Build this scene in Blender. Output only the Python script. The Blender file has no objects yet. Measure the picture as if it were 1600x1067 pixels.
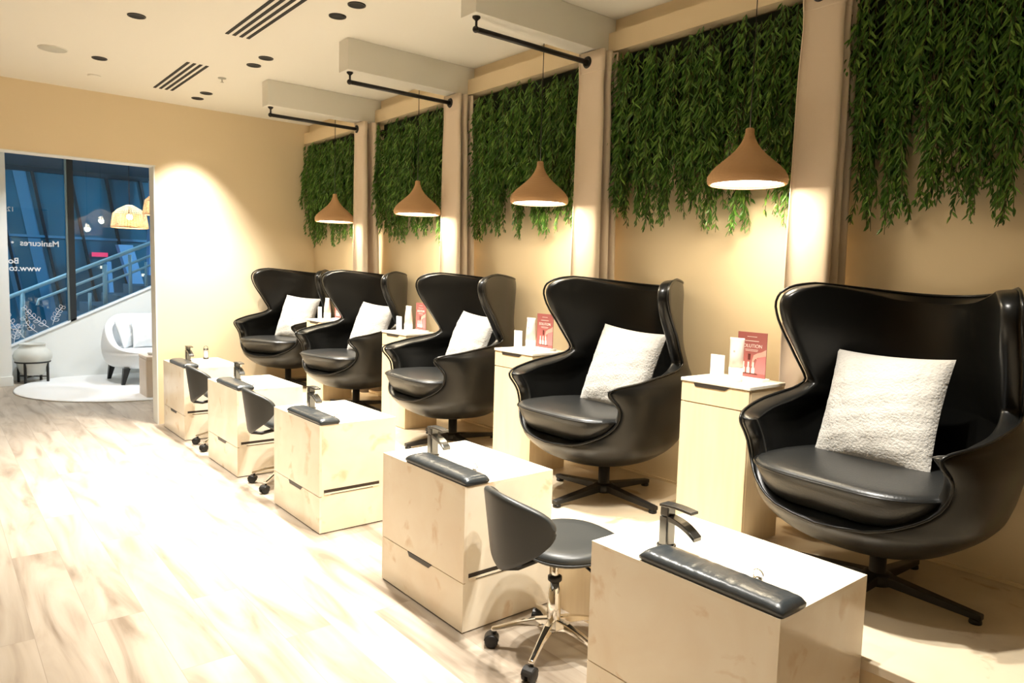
import bpy, bmesh, math, random
import numpy as np
from mathutils import Vector, Matrix
random.seed(7)
PI = math.pi
scn = bpy.context.scene
COL = scn.collection

# ------------------------------------------------------------------ materials
def new_mat(name):
    m = bpy.data.materials.new(name); m.use_nodes = True
    nt = m.node_tree
    b = nt.nodes.get('Principled BSDF')
    return m, nt, b

def mat(name, col, rough=0.5, metal=0.0, spec=0.5, bump=0.0, bscale=200.0, var=0.0, vscale=8.0, emit=None, estr=0.0, sheen=0.0, coat=0.0):
    m, nt, b = new_mat(name)
    b.inputs['Base Color'].default_value = (*col, 1)
    b.inputs['Roughness'].default_value = rough
    b.inputs['Metallic'].default_value = metal
    b.inputs['Specular IOR Level'].default_value = spec
    if sheen: b.inputs['Sheen Weight'].default_value = sheen
    if coat: b.inputs['Coat Weight'].default_value = coat
    if emit:
        b.inputs['Emission Color'].default_value = (*emit, 1)
        b.inputs['Emission Strength'].default_value = estr
    tc = None
    if bump or var:
        tc = nt.nodes.new('ShaderNodeTexCoord')
    if bump:
        n = nt.nodes.new('ShaderNodeTexNoise'); n.inputs['Scale'].default_value = bscale; n.inputs['Detail'].default_value = 3
        nt.links.new(tc.outputs['Object'], n.inputs['Vector'])
        bp = nt.nodes.new('ShaderNodeBump'); bp.inputs['Strength'].default_value = bump; bp.inputs['Distance'].default_value = 0.01
        nt.links.new(n.outputs['Fac'], bp.inputs['Height']); nt.links.new(bp.outputs['Normal'], b.inputs['Normal'])
    if var:
        n = nt.nodes.new('ShaderNodeTexNoise'); n.inputs['Scale'].default_value = vscale; n.inputs['Detail'].default_value = 4
        nt.links.new(tc.outputs['Object'], n.inputs['Vector'])
        r = nt.nodes.new('ShaderNodeValToRGB')
        r.color_ramp.elements[0].position = 0.3; r.color_ramp.elements[1].position = 0.7
        r.color_ramp.elements[0].color = (*[c * (1 - var) for c in col], 1)
        r.color_ramp.elements[1].color = (*[min(1, c * (1 + var)) for c in col], 1)
        nt.links.new(n.outputs['Fac'], r.inputs['Fac']); nt.links.new(r.outputs['Color'], b.inputs['Base Color'])
    return m

def stone_mat(name, base, dark, rough=0.18, scale=1.0):
    m, nt, b = new_mat(name)
    b.inputs['Roughness'].default_value = rough
    N, L = nt.nodes, nt.links
    tc = N.new('ShaderNodeTexCoord'); oi = N.new('ShaderNodeObjectInfo')
    mul = N.new('ShaderNodeVectorMath'); mul.operation = 'MULTIPLY_ADD'
    comb = N.new('ShaderNodeCombineXYZ')
    for i in range(3): L.new(oi.outputs['Random'], comb.inputs[i])
    mul.inputs[1].default_value = (17, 31, 23)
    L.new(comb.outputs[0], mul.inputs[0]); L.new(tc.outputs['Object'], mul.inputs[2])
    n1 = N.new('ShaderNodeTexNoise'); n1.inputs['Scale'].default_value = 3.0 * scale; n1.inputs['Detail'].default_value = 6; n1.inputs['Distortion'].default_value = 1.2
    n2 = N.new('ShaderNodeTexNoise'); n2.inputs['Scale'].default_value = 9.0 * scale; n2.inputs['Detail'].default_value = 5; n2.inputs['Distortion'].default_value = .5
    L.new(mul.outputs[0], n1.inputs['Vector']); L.new(mul.outputs[0], n2.inputs['Vector'])
    r1 = N.new('ShaderNodeValToRGB'); r1.color_ramp.elements[0].position = .35; r1.color_ramp.elements[1].position = .7
    r1.color_ramp.elements[0].color = (*base, 1)
    r1.color_ramp.elements[1].color = (*[.72 * x + .28 * y for x, y in zip(base, dark)], 1)
    r2 = N.new('ShaderNodeValToRGB'); r2.color_ramp.elements[0].position = .61; r2.color_ramp.elements[1].position = .72
    r2.color_ramp.elements[0].color = (0, 0, 0, 1); r2.color_ramp.elements[1].color = (.6, .6, .6, 1)
    mx = N.new('ShaderNodeMix'); mx.data_type = 'RGBA'
    L.new(n1.outputs['Fac'], r1.inputs['Fac']); L.new(n2.outputs['Fac'], r2.inputs['Fac'])
    L.new(r2.outputs['Color'], mx.inputs['Factor']); L.new(r1.outputs['Color'], mx.inputs['A']); mx.inputs['B'].default_value = (*dark, 1)
    L.new(mx.outputs['Result'], b.inputs['Base Color'])
    return m

def floor_mat():
    m, nt, b = new_mat('oak_planks')
    N, L = nt.nodes, nt.links
    tc = N.new('ShaderNodeTexCoord')
    mp = N.new('ShaderNodeMapping'); mp.inputs['Rotation'].default_value = (0, 0, PI / 2)
    L.new(tc.outputs['Object'], mp.inputs['Vector'])
    br = N.new('ShaderNodeTexBrick')
    br.inputs['Scale'].default_value = 1.0
    br.inputs['Brick Width'].default_value = 1.5; br.inputs['Row Height'].default_value = 0.19
    br.inputs['Mortar Size'].default_value = 0.0012; br.inputs['Mortar Smooth'].default_value = 0.3
    br.offset = 0.37
    br.inputs['Color1'].default_value = (0, 0, 0, 1); br.inputs['Color2'].default_value = (1, 1, 1, 1)
    br.inputs['Mortar'].default_value = (.5, .5, .5, 1)
    L.new(mp.outputs['Vector'], br.inputs['Vector'])
    # grain, stretched along the planks and offset per plank
    sc = N.new('ShaderNodeVectorMath'); sc.operation = 'MULTIPLY'; sc.inputs[1].default_value = (5.5, .75, 1)
    L.new(tc.outputs['Object'], sc.inputs[0])
    off = N.new('ShaderNodeVectorMath'); off.operation = 'MULTIPLY_ADD'; off.inputs[1].default_value = (7, 13, 5)
    L.new(br.outputs['Color'], off.inputs[0]); L.new(sc.outputs[0], off.inputs[2])
    n1 = N.new('ShaderNodeTexNoise'); n1.inputs['Scale'].default_value = 1.3; n1.inputs['Detail'].default_value = 7; n1.inputs['Distortion'].default_value = 1.4
    L.new(off.outputs[0], n1.inputs['Vector'])
    ramp = N.new('ShaderNodeValToRGB')
    e = ramp.color_ramp.elements
    e[0].position = .3; e[0].color = (.47, .41, .335, 1)
    e[1].position = .75; e[1].color = (.20, .15, .105, 1)
    k = ramp.color_ramp.elements.new(.52); k.color = (.385, .32, .25, 1)
    L.new(n1.outputs['Fac'], ramp.inputs['Fac'])
    mx = N.new('ShaderNodeMix'); mx.data_type = 'RGBA'; mx.blend_type = 'MULTIPLY'
    sub = N.new('ShaderNodeMapRange'); sub.inputs['To Min'].default_value = .92; sub.inputs['To Max'].default_value = 1.04
    L.new(br.outputs['Color'], sub.inputs['Value'])
    mx.inputs['Factor'].default_value = 1
    L.new(ramp.outputs['Color'], mx.inputs['A']); L.new(sub.outputs['Result'], mx.inputs['B'])
    mo = N.new('ShaderNodeMix'); mo.data_type = 'RGBA'; mo.inputs['B'].default_value = (.27, .22, .17, 1)
    L.new(br.outputs['Fac'], mo.inputs['Factor']); L.new(mx.outputs['Result'], mo.inputs['A'])
    L.new(mo.outputs['Result'], b.inputs['Base Color'])
    b.inputs['Roughness'].default_value = .42
    return m

def wood_mat(name, c1, c2, rough=.4):
    m, nt, b = new_mat(name); N, L = nt.nodes, nt.links
    tc = N.new('ShaderNodeTexCoord'); mp = N.new('ShaderNodeMapping'); mp.inputs['Scale'].default_value = (9, 9, .8)
    n = N.new('ShaderNodeTexNoise'); n.inputs['Scale'].default_value = 4; n.inputs['Detail'].default_value = 5
    r = N.new('ShaderNodeValToRGB'); r.color_ramp.elements[0].color = (*c1, 1); r.color_ramp.elements[1].color = (*c2, 1)
    r.color_ramp.elements[0].position = .35; r.color_ramp.elements[1].position = .7
    L.new(tc.outputs['Object'], mp.inputs['Vector']); L.new(mp.outputs[0], n.inputs['Vector']); L.new(n.outputs['Fac'], r.inputs['Fac']); L.new(r.outputs['Color'], b.inputs['Base Color'])
    b.inputs['Roughness'].default_value = rough
    return m

def leaf_mat(name, c1, c2, c3):
    m, nt, b = new_mat(name); N, L = nt.nodes, nt.links
    g = N.new('ShaderNodeNewGeometry')
    r = N.new('ShaderNodeValToRGB'); r.color_ramp.elements[0].color = (*c1, 1); r.color_ramp.elements[1].color = (*c3, 1)
    k = r.color_ramp.elements.new(.55); k.color = (*c2, 1)
    L.new(g.outputs['Random Per Island'], r.inputs['Fac']); L.new(r.outputs['Color'], b.inputs['Base Color'])
    b.inputs['Roughness'].default_value = .36
    return m

def glass_mat(name, tint, amount=.12):
    m = bpy.data.materials.new(name); m.use_nodes = True
    nt = m.node_tree; nt.nodes.clear(); N, L = nt.nodes, nt.links
    o = N.new('ShaderNodeOutputMaterial'); t = N.new('ShaderNodeBsdfTransparent'); g = N.new('ShaderNodeBsdfGlossy')
    t.inputs['Color'].default_value = (*tint, 1); g.inputs['Roughness'].default_value = .01; g.inputs['Color'].default_value = (.9, .95, 1, 1)
    f = N.new('ShaderNodeFresnel'); f.inputs['IOR'].default_value = 1.5
    mx = N.new('ShaderNodeMixShader')
    L.new(f.outputs[0], mx.inputs[0]); L.new(t.outputs[0], mx.inputs[1]); L.new(g.outputs[0], mx.inputs[2]); L.new(mx.outputs[0], o.inputs['Surface'])
    return m

M = {}
M['floor'] = floor_mat()
M['wall'] = mat('beige_paint', (.80, .67, .46), .65, bump=.05, bscale=300)
M['ceil'] = mat('ceiling_paint', (.78, .77, .71), .8)
M['white'] = mat('white_paint', (.80, .82, .80), .7)
M['ledge'] = mat('ledge_paint', (.82, .68, .46), .6)
M['stone'] = stone_mat('cream_stone', (.88, .795, .64), (.66, .44, .23), .16)
M['stone_plat'] = stone_mat('platform_stone', (.74, .63, .46), (.36, .22, .11), .24, .9)
M['leather'] = mat('black_leather', (.006, .006, .0055), .30, spec=.33, bump=.05, bscale=350)
M['leather_seat'] = mat('black_leather_seat', (.014, .0145, .014), .36, spec=.5, bump=.10, bscale=160)
M['pad_leather'] = mat('charcoal_leather', (.026, .031, .034), .30, spec=.6, bump=.10, bscale=60)
M['stool_leather'] = mat('stool_leather', (.03, .032, .031), .4, spec=.45, bump=.05, bscale=350)
M['black'] = mat('black_metal', (.012, .011, .01), .42, spec=.4)
M['gun'] = mat('gunmetal', (.15, .15, .145), .25, metal=.9)
M['chrome'] = mat('chrome', (.86, .84, .8), .08, metal=1)
M['boucle'] = mat('boucle', (.55, .525, .475), .95, bump=.5, bscale=110, sheen=.2)
M['cab'] = wood_mat('blond_laminate', (.80, .64, .41), (.75, .585, .365), .35)
M['cabtop'] = stone_mat('white_stone', (.84, .80, .70), (.6, .5, .38), .2, 1.4)
M['pull'] = mat('dark_pull', (.035, .028, .022), .4)
M['groove'] = mat('shadow_groove', (.03, .02, .012), .7)
M['curtain'] = mat('linen_curtain', (.80, .68, .55), .9, bump=.12, bscale=420)
M['lamp'] = None
M['diff'] = mat('lamp_diffuser', (.9, .85, .75), .5, emit=(1, .93, .78), estr=9)
M['leaf'] = leaf_mat('willow_leaf', (.03, .10, .012), (.08, .215, .026), (.21, .38, .065))
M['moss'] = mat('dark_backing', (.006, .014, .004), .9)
M['stem'] = mat('vine_stem', (.10, .085, .03), .7)
M['card'] = mat('white_card', (.86, .85, .82), .5)
M['tube'] = mat('white_plastic', (.86, .83, .78), .3)
M['tube2'] = mat('pink_plastic', (.86, .72, .64), .3)
M['rose'] = mat('poster_rose', (.42, .13, .12), .35)
M['rose2'] = mat('poster_pink', (.62, .22, .22), .35)
M['skin'] = mat('poster_skin', (.72, .40, .33), .35)
M['maroon'] = mat('poster_maroon', (.12, .025, .02), .35)
M['print'] = mat('poster_white', (.85, .74, .68), .4)
M['greyink'] = mat('grey_ink', (.45, .43, .40), .5)
M['chairwhite'] = mat('white_boucle', (.82, .84, .85), .95, bump=.3, bscale=120)
M['pot'] = mat('pale_ceramic', (.60, .60, .55), .55, var=.05)
M['dark'] = mat('dark_inside', (.02, .02, .02), .8)
M['rug'] = mat('white_rug', (.86, .86, .85), .95, bump=.4, bscale=150)
M['tablewood'] = wood_mat('pale_ash', (.78, .66, .55), (.72, .60, .48), .5)
M['rattan'] = mat('rattan', (.62, .42, .23), .6, var=.2, vscale=40)
M['bulb'] = mat('bulb_glow', (1, .9, .7), .5, emit=(1, .82, .52), estr=30)
M['glass'] = glass_mat('window_glass', (.80, .93, .98))
M['mullion'] = mat('mullion_black', (.012, .018, .022), .45)
M['alu'] = mat('aluminium', (.22, .30, .34), .3, metal=.6)
M['decal'] = mat('white_vinyl', (.85, .88, .9), .6)
M['steel'] = mat('brushed_rail', (.88, .90, .90), .35)
M['ext_glass'] = mat('blue_glazing', (.05, .22, .30), .12, spec=.8)
M['ext_glass2'] = mat('pale_blue_panel', (.20, .42, .58), .25)
M['ext_dark'] = mat('dark_soffit', (.010, .075, .115), .6)
M['ext_frame'] = mat('facade_frame', (.006, .018, .03), .5)
M['ext_col'] = mat('pale_column', (.42, .60, .85), .5)
M['ext_ground'] = mat('paving_dusk', (.10, .16, .21), .6)
M['ext_lit'] = mat('lit_window', (.3, .3, .3), .5, emit=(1, .75, .55), estr=1.2)
M['red_lit'] = mat('red_sign', (.3, .02, .05), .5, emit=(1, .05, .15), estr=1.0)
M['grille'] = mat('speaker_grille', (.50, .50, .45), .7)

def lamp_shade_mat():
    m, nt, b = new_mat('paper_shade'); N, L = nt.nodes, nt.links
    tc = N.new('ShaderNodeTexCoord'); w = N.new('ShaderNodeTexWave'); w.bands_direction = 'Z'; w.inputs['Scale'].default_value = 55; w.inputs['Distortion'].default_value = 1.0
    bp = N.new('ShaderNodeBump'); bp.inputs['Strength'].default_value = .35; bp.inputs['Distance'].default_value = .004
    L.new(tc.outputs['Object'], w.inputs['Vector']); L.new(w.outputs['Fac'], bp.inputs['Height']); L.new(bp.outputs['Normal'], b.inputs['Normal'])
    r = N.new('ShaderNodeValToRGB'); r.color_ramp.elements[0].color = (.58, .35, .175, 1); r.color_ramp.elements[1].color = (.66, .41, .21, 1)
    L.new(w.outputs['Fac'], r.inputs['Fac']); L.new(r.outputs['Color'], b.inputs['Base Color'])
    b.inputs['Roughness'].default_value = .75
    return m
M['lamp'] = lamp_shade_mat()

# ------------------------------------------------------------------ mesh helpers
class MB:
    def __init__(s): s.v = []; s.f = []; s.sm = []
    def add(s, vs, fs, smooth=False):
        o = len(s.v); s.v += [tuple(x) for x in vs]
        for f in fs: s.f.append(tuple(i + o for i in f)); s.sm.append(smooth)
        return s
    def box(s, x0, x1, y0, y1, z0, z1):
        vs = [(x, y, z) for z in (z0, z1) for y in (y0, y1) for x in (x0, x1)]
        return s.add(vs, [(0, 2, 3, 1), (4, 5, 7, 6), (0, 1, 5, 4), (2, 6, 7, 3), (0, 4, 6, 2), (1, 3, 7, 5)])
    def prism(s, poly, lo, hi, axis='z'):
        n = len(poly)
        def P(p, h): return {'z': (p[0], p[1], h), 'y': (p[0], h, p[1]), 'x': (h, p[0], p[1])}[axis]
        vs = [P(p, lo) for p in poly] + [P(p, hi) for p in poly]
        fs = [tuple(range(n - 1, -1, -1)), tuple(range(n, 2 * n))] + [(i, (i + 1) % n, n + (i + 1) % n, n + i) for i in range(n)]
        return s.add(vs, fs)
    def lathe(s, prof, seg=32, c=(0, 0, 0), smooth=True, caps=True):
        vs = []; fs = []
        for r, z in prof:
            for k in range(seg):
                a = 2 * PI * k / seg; vs.append((c[0] + r * math.cos(a), c[1] + r * math.sin(a), c[2] + z))
        for i in range(len(prof) - 1):
            for k in range(seg):
                k2 = (k + 1) % seg; fs.append((i * seg + k, i * seg + k2, (i + 1) * seg + k2, (i + 1) * seg + k))
        if caps:
            if prof[0][0] > 1e-6: fs.append(tuple(range(seg - 1, -1, -1)))
            if prof[-1][0] > 1e-6: fs.append(tuple((len(prof) - 1) * seg + k for k in range(seg)))
        return s.add(vs, fs, smooth)
    def tube(s, pts, r, seg=8, closed=False, smooth=True):
        pts = [Vector(p) for p in pts]; n = len(pts)
        rs = r if isinstance(r, (list, tuple)) else [r] * n
        vs = []; fs = []; prev = None
        for i, p in enumerate(pts):
            if closed: t = pts[(i + 1) % n] - pts[i - 1]
            else: t = pts[min(i + 1, n - 1)] - pts[max(i - 1, 0)]
            if t.length < 1e-9: t = Vector((0, 0, 1))
            t.normalize()
            if prev is None:
                a = Vector((0, 0, 1)) if abs(t.z) < .9 else Vector((1, 0, 0))
                u = t.cross(a).normalized()
            else:
                u = prev - t * prev.dot(t)
                u = u.normalized() if u.length > 1e-6 else t.orthogonal().normalized()
            prev = u; w = t.cross(u)
            for k in range(seg):
                a = 2 * PI * k / seg; vs.append(p + (u * math.cos(a) + w * math.sin(a)) * rs[i])
        m = n if closed else n - 1
        for i in range(m):
            j = (i + 1) % n
            for k in range(seg):
                k2 = (k + 1) % seg; fs.append((i * seg + k, i * seg + k2, j * seg + k2, j * seg + k))
        if not closed: fs += [tuple(range(seg - 1, -1, -1)), tuple((n - 1) * seg + k for k in range(seg))]
        return s.add(vs, fs, smooth)
    def loft(s, rings, cap0=True, cap1=True, smooth=True):
        n = len(rings[0]); vs = [p for r in rings for p in r]; fs = []
        for i in range(len(rings) - 1):
            for k in range(n):
                k2 = (k + 1) % n; fs.append((i * n + k, i * n + k2, (i + 1) * n + k2, (i + 1) * n + k))
        if cap0: fs.append(tuple(range(n - 1, -1, -1)))
        if cap1: fs.append(tuple((len(rings) - 1) * n + k for k in range(n)))
        return s.add(vs, fs, smooth)
    def grid(s, rows, smooth=True):
        nr, nc = len(rows), len(rows[0]); vs = [p for r in rows for p in r]
        fs = [(i * nc + j, i * nc + j + 1, (i + 1) * nc + j + 1, (i + 1) * nc + j) for i in range(nr - 1) for j in range(nc - 1)]
        return s.add(vs, fs, smooth)
    def sphere(s, c, r, seg=16, rings=10, sz=1.0):
        prof = [(max(1e-7, r * math.sin(PI * i / rings)), -r * sz * math.cos(PI * i / rings)) for i in range(rings + 1)]
        return s.lathe(prof, seg, c, True, False)
    def build(s, name, m, parent=None, bevel=0.0, bseg=2, solid=0.0, subsurf=0, loc=None, rot=None, soffset=-1, fixn=True, weld=False):
        me = bpy.data.meshes.new(name); me.from_pydata([tuple(v) for v in s.v], [], s.f); me.update()
        me.polygons.foreach_set('use_smooth', s.sm)
        if weld or fixn:
            bm = bmesh.new(); bm.from_mesh(me)
            if weld: bmesh.ops.remove_doubles(bm, verts=bm.verts, dist=1e-5)
            if fixn: bmesh.ops.recalc_face_normals(bm, faces=bm.faces)
            bm.to_mesh(me); bm.free()
        me.materials.append(m)
        o = bpy.data.objects.new(name, me); COL.objects.link(o)
        if bevel or solid or subsurf:
            if solid:
                md = o.modifiers.new('s', 'SOLIDIFY'); md.thickness = solid; md.offset = soffset; md.use_even_offset = False
            if bevel:
                md = o.modifiers.new('b', 'BEVEL'); md.width = bevel; md.segments = bseg; md.limit_method = 'ANGLE'; md.angle_limit = math.radians(40)
            if subsurf:
                md = o.modifiers.new('u', 'SUBSURF'); md.levels = subsurf; md.render_levels = subsurf
            dg = bpy.context.evaluated_depsgraph_get(); dg.update()
            me2 = bpy.data.meshes.new_from_object(o.evaluated_get(dg))
            o.modifiers.clear(); o.data = me2; bpy.data.meshes.remove(me); me2.name = name
        if parent: o.parent = parent
        if loc: o.location = loc
        if rot: o.rotation_euler = rot
        return o

def tag(o, label=None, cat=None, group=None, kind=None):
    if label: o['label'] = label
    if cat: o['category'] = cat
    if group: o['group'] = group
    if kind: o['kind'] = kind
    return o
def thing(name, label, cat, loc=(0, 0, 0), rz=0, group=None):
    o = bpy.data.objects.new(name, None); COL.objects.link(o); o.empty_display_size = .1
    o.location = loc; o.rotation_euler = (0, 0, rz)
    return tag(o, label, cat, group)
def copy_tree(o, parent=None):
    c = o.copy(); COL.objects.link(c)
    if parent: c.parent = parent
    for ch in list(o.children): copy_tree(ch, c)
    return c
def dup(o, loc, rz, label):
    c = copy_tree(o); c.location = loc; c.rotation_euler = (o.rotation_euler[0], o.rotation_euler[1], rz); c['label'] = label
    return c
def struct(o, kind='structure'): o['kind'] = kind; return o

def catmull(xs, ys, x):
    # monotone-ish cubic interpolation through keys
    xs = np.asarray(xs, float); ys = np.asarray(ys, float); x = np.asarray(x, float)
    d = np.diff(ys) / np.diff(xs); m = np.zeros_like(ys)
    m[1:-1] = np.where(d[:-1] * d[1:] > 0, 2 * d[:-1] * d[1:] / (d[:-1] + d[1:] + 1e-12), 0); m[0] = d[0]; m[-1] = d[-1]
    i = np.clip(np.searchsorted(xs, x) - 1, 0, len(xs) - 2); h = xs[i + 1] - xs[i]; t = (x - xs[i]) / h
    return (2*t**3-3*t**2+1)*ys[i] + (t**3-2*t**2+t)*h*m[i] + (-2*t**3+3*t**2)*ys[i+1] + (t**3-t**2)*h*m[i+1]

def rrect(x0, x1, y0, y1, r, n=5):
    P = []
    for cx, cy, a0 in ((x1 - r, y1 - r, 0), (x0 + r, y1 - r, PI / 2), (x0 + r, y0 + r, PI), (x1 - r, y0 + r, 1.5 * PI)):
        for k in range(n + 1):
            a = a0 + PI / 2 * k / n; P.append((cx + r * math.cos(a), cy + r * math.sin(a)))
    return P

def cushion_rings(outline, prof):
    """outline: list of (x,y); prof: list of (inset, z, ...) -> rings, inset towards the centre"""
    cx = sum(p[0] for p in outline) / len(outline); cy = sum(p[1] for p in outline) / len(outline)
    R = []
    for ins, z in prof:
        ring = []
        for x, y in outline:
            dx, dy = x - cx, y - cy; L = math.hypot(dx, dy); k = max(0.02, 1 - ins / L)
            ring.append((cx + dx * k, cy + dy * k, z))
        R.append(ring)
    return R

# ------------------------------------------------------------------ layout numbers (metres)
H = 0.60; D = 0.463; W = 0.6486; ZP = 0.345
SY = [3.563, 2.275, 0.960, -0.3765, -1.7144]     # near corner of each station, far to near
XW = 1.46; YF = 4.35; ZC = 2.85
RODY = [2.955, 1.628, 0.30, -1.025]
BULKY = [2.90, 1.575, 0.25, -1.075]

# ------------------------------------------------------------------ camera
cam = bpy.data.cameras.new('camera'); camo = bpy.data.objects.new('camera', cam); COL.objects.link(camo)
f_, yaw, pit, rol = 1120.5637, 0.68640, -0.09160, 0.02820
fwd = Vector((math.sin(yaw) * math.cos(pit), math.cos(yaw) * math.cos(pit), math.sin(pit)))
rgt = Vector((math.cos(yaw), -math.sin(yaw), 0)); up = rgt.cross(fwd)
r2 = rgt * math.cos(rol) + up * math.sin(rol); u2 = -rgt * math.sin(rol) + up * math.cos(rol)
mw = Matrix.Identity(4)
for i in range(3): mw[i][0] = r2[i]; mw[i][1] = u2[i]; mw[i][2] = -fwd[i]
mw[0][3], mw[1][3], mw[2][3] = -1.6048, -2.5977, 1.4273
camo.matrix_world = mw
cam.sensor_fit = 'HORIZONTAL'; cam.sensor_width = 36; cam.lens = f_ / 1600 * 36; cam.clip_start = .05; cam.clip_end = 200
scn.camera = camo

# ------------------------------------------------------------------ room shell
XL = -3.6; YB = -5.2
struct(MB().box(XL, 5.0, YB, 8.0, -.1, 0).build('floor', M['floor']))
struct(MB().box(XL, XW + .2, YB, YF + .15, ZC, ZC + .15).build('ceiling', M['ceil']))
struct(MB().box(XL, 5.0, YF + .15, 8.0, ZC + .05, ZC + .2).build('ceiling_lounge', M['white']))
struct(MB().box(XW, XW + .15, YB, YF + .15, 0, ZC).build('wall_right', M['wall']))
struct(MB().box(XL - .15, XL, YB, 8.0, 0, ZC + .1).build('wall_left', M['wall']))
struct(MB().box(XL, XW + .15, YB - .15, YB, 0, ZC + .1).build('wall_front', M['wall']))
w = MB(); w.prism([(XL, ZC), (XL, 0), (-2.4, 0), (-2.4, 2.30), (-.012, 2.30), (-.012, 0), (XW, 0), (XW, ZC)], YF, YF + .15, 'y')
struct(w.build('wall_back', M['wall']))
# white lining of the opening in the end wall
j = MB(); j.box(-.022, -.0122, YF - .004, YF + .16, 0, 2.29); j.box(-2.4, -.004, YF - .004, YF + .16, 2.292, 2.2998)
struct(j.build('trim_1', M['white']))
# raised platform with a stone top
struct(MB().box(D + .012, XW, YB, YF, 0, ZP - .03).build('platform_riser', M['cab']))
struct(MB().box(D + .004, XW, YB, YF, ZP - .03, ZP).build('platform', M['stone_plat'], bevel=.003))
rs = MB()
for yy in (-3.0, -1.68, -.335, 1.0, 2.32):
    rs.box(D + .006, D + .0125, yy - .30 if yy < -2 else yy, yy + .60 if yy > -2 else yy + .9, ZP - .075, ZP - .067)
struct(rs.build('trim_2', M['groove']))
struct(MB().box(XW - .012, XW, YB, YF, ZP, ZP + .012).build('baseboard_right', M['ledge']))
# ledge along the top of the planted wall, wall strip above it
l = MB(); l.box(1.355, XW, YB, YF, 2.662, 2.765); struct(l.build('trim_3', M['ledge']))
struct(MB().box(1.408, XW, YB, YF, 2.765, ZC).build('trim_4', M['wall']))
for i, by in enumerate(BULKY):
    b = MB().box(.452, 1.41, by, by + .125, 2.66, ZC)
    struct(b.build('ceiling_bulkhead', M['ceil'], bevel=.003))

# lounge beyond the opening
YW = 7.8
def sill(x): return .416 + .4665 * (x + .818)
w = MB(); w.prism([(-.865, 0), (3.2, 0), (3.2, sill(3.2)), (-.865, sill(-.865))], YW, YW + .14, 'y'); struct(w.build('wall_lounge', M['white']))
w = MB().box(XL, -.865, 7.36, 7.5, 0, ZC + .1); w.box(-1.0, -.865, 7.5, YW + .14, 0, ZC + .1); struct(w.build('wall_side', M['white']))
struct(MB().box(3.2, 3.35, YF + .15, 8.0, 0, ZC + .1).build('wall_lounge_end', M['white']))
struct(MB().box(XL, -.865, 7.345, 7.36, 0, .11).box(-.865, -.857, 7.345, YW, 0, .11).build('baseboard_lounge', M['white'], bevel=.003))
w = MB(); w.prism([(-.865, sill(-.865)), (3.2, sill(3.2)), (3.2, sill(3.2) + .022), (-.865, sill(-.865) + .022)], YW - .02, YW + .10, 'y'); struct(w.build('trim_5', M['decal']))

win = thing('window_1', None, None, (0, YW, 0)); struct(win)
w = MB(); w.prism([(-.865, sill(-.865) + .02), (3.2, sill(3.2) + .02), (3.2, ZC + .05), (-.865, ZC + .05)], .06, .066, 'y'); w.build('glass_pane', M['glass'], win)
mu = MB().prism([(-.216, sill(-.216)), (-.150, sill(-.15)), (-.150, ZC + .05), (-.216, ZC + .05)], -.02, .06, 'y')
mu.prism([(1.25, sill(1.25)), (1.31, sill(1.31)), (1.31, ZC + .05), (1.25, ZC + .05)], -.02, .06, 'y')
mu.build('mullion', M['mullion'], win)
MB().box(-.238, -.2165, -.01, .055, sill(-.23), ZC + .05).build('mullion_strip', M['alu'], win)
def text_mesh(body, size, name, m, parent, loc, rot, bold=.0, align='LEFT'):
    c = bpy.data.curves.new(name, 'FONT'); c.body = body; c.size = size; c.offset = bold; c.extrude = .0006; c.align_x = align
    t = bpy.data.objects.new(name, c); COL.objects.link(t)
    dg = bpy.context.evaluated_depsgraph_get(); dg.update()
    me = bpy.data.meshes.new_from_object(t.evaluated_get(dg)); me.materials.append(m)
    bpy.data.objects.remove(t); o = bpy.data.objects.new(name, me); COL.objects.link(o); o.parent = parent; o.location = loc; o.rotation_euler = rot
    return o
# lettering faces the street, so it reads mirrored from inside
RT = (PI / 2, 0, PI)
text_mesh('Manicures  \u2022  Pedicures', .098, 'lettering', M['decal'], win, (-.305, .05, 1.622), RT, .0015)
text_mesh('Book', .098, 'lettering', M['decal'], win, (-.722, .05, 1.405), RT, .0015)
text_mesh('www.to', .098, 'lettering', M['decal'], win, (-.505, .05, 1.318), RT, .0015)
text_mesh('12', .075, 'lettering', M['decal'], win, (-.75, .05, 2.02), RT, .0012)
def sprig(x, z, ang, L, n, name='leaf_decal'):
    mb = MB(); d = Vector((math.cos(ang), 0, math.sin(ang))); p0 = Vector((x, .052, z)); nrm = Vector((-d.z, 0, d.x))
    mb.tube([p0 + d * L * t + nrm * .02 * math.sin(t * 3) for t in np.linspace(0, 1, 10)], .0028, 4)
    for k in range(n):
        t = (k + .8) / n; q = p0 + d * L * t + nrm * .02 * math.sin(t * 3)
        for sgn in (1, -1):
            dl = (d * .75 + nrm * sgn * .66).normalized(); nl = Vector((-dl.z, 0, dl.x)); LL = .062 * (1.1 - .35 * t)
            pts = [q + dl * LL * u + nl * .017 * math.sin(PI * u) for u in np.linspace(0, 1, 7)] + [q + dl * LL * u - nl * .017 * math.sin(PI * u) for u in np.linspace(1, 0, 7)[1:-1]]
            mb.tube(pts, .0022, 4, closed=True)
    return mb.build(name, M['decal'], win)
for a in ((-.69, .50, 2.05, .40, 5), (-.80, .44, 1.25, .22, 3), (-.44, .63, 2.35, .34, 5), (-.56, .57, 2.2, .22, 3), (-.40, .66, 1.1, .24, 4)): sprig(*a)

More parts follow.
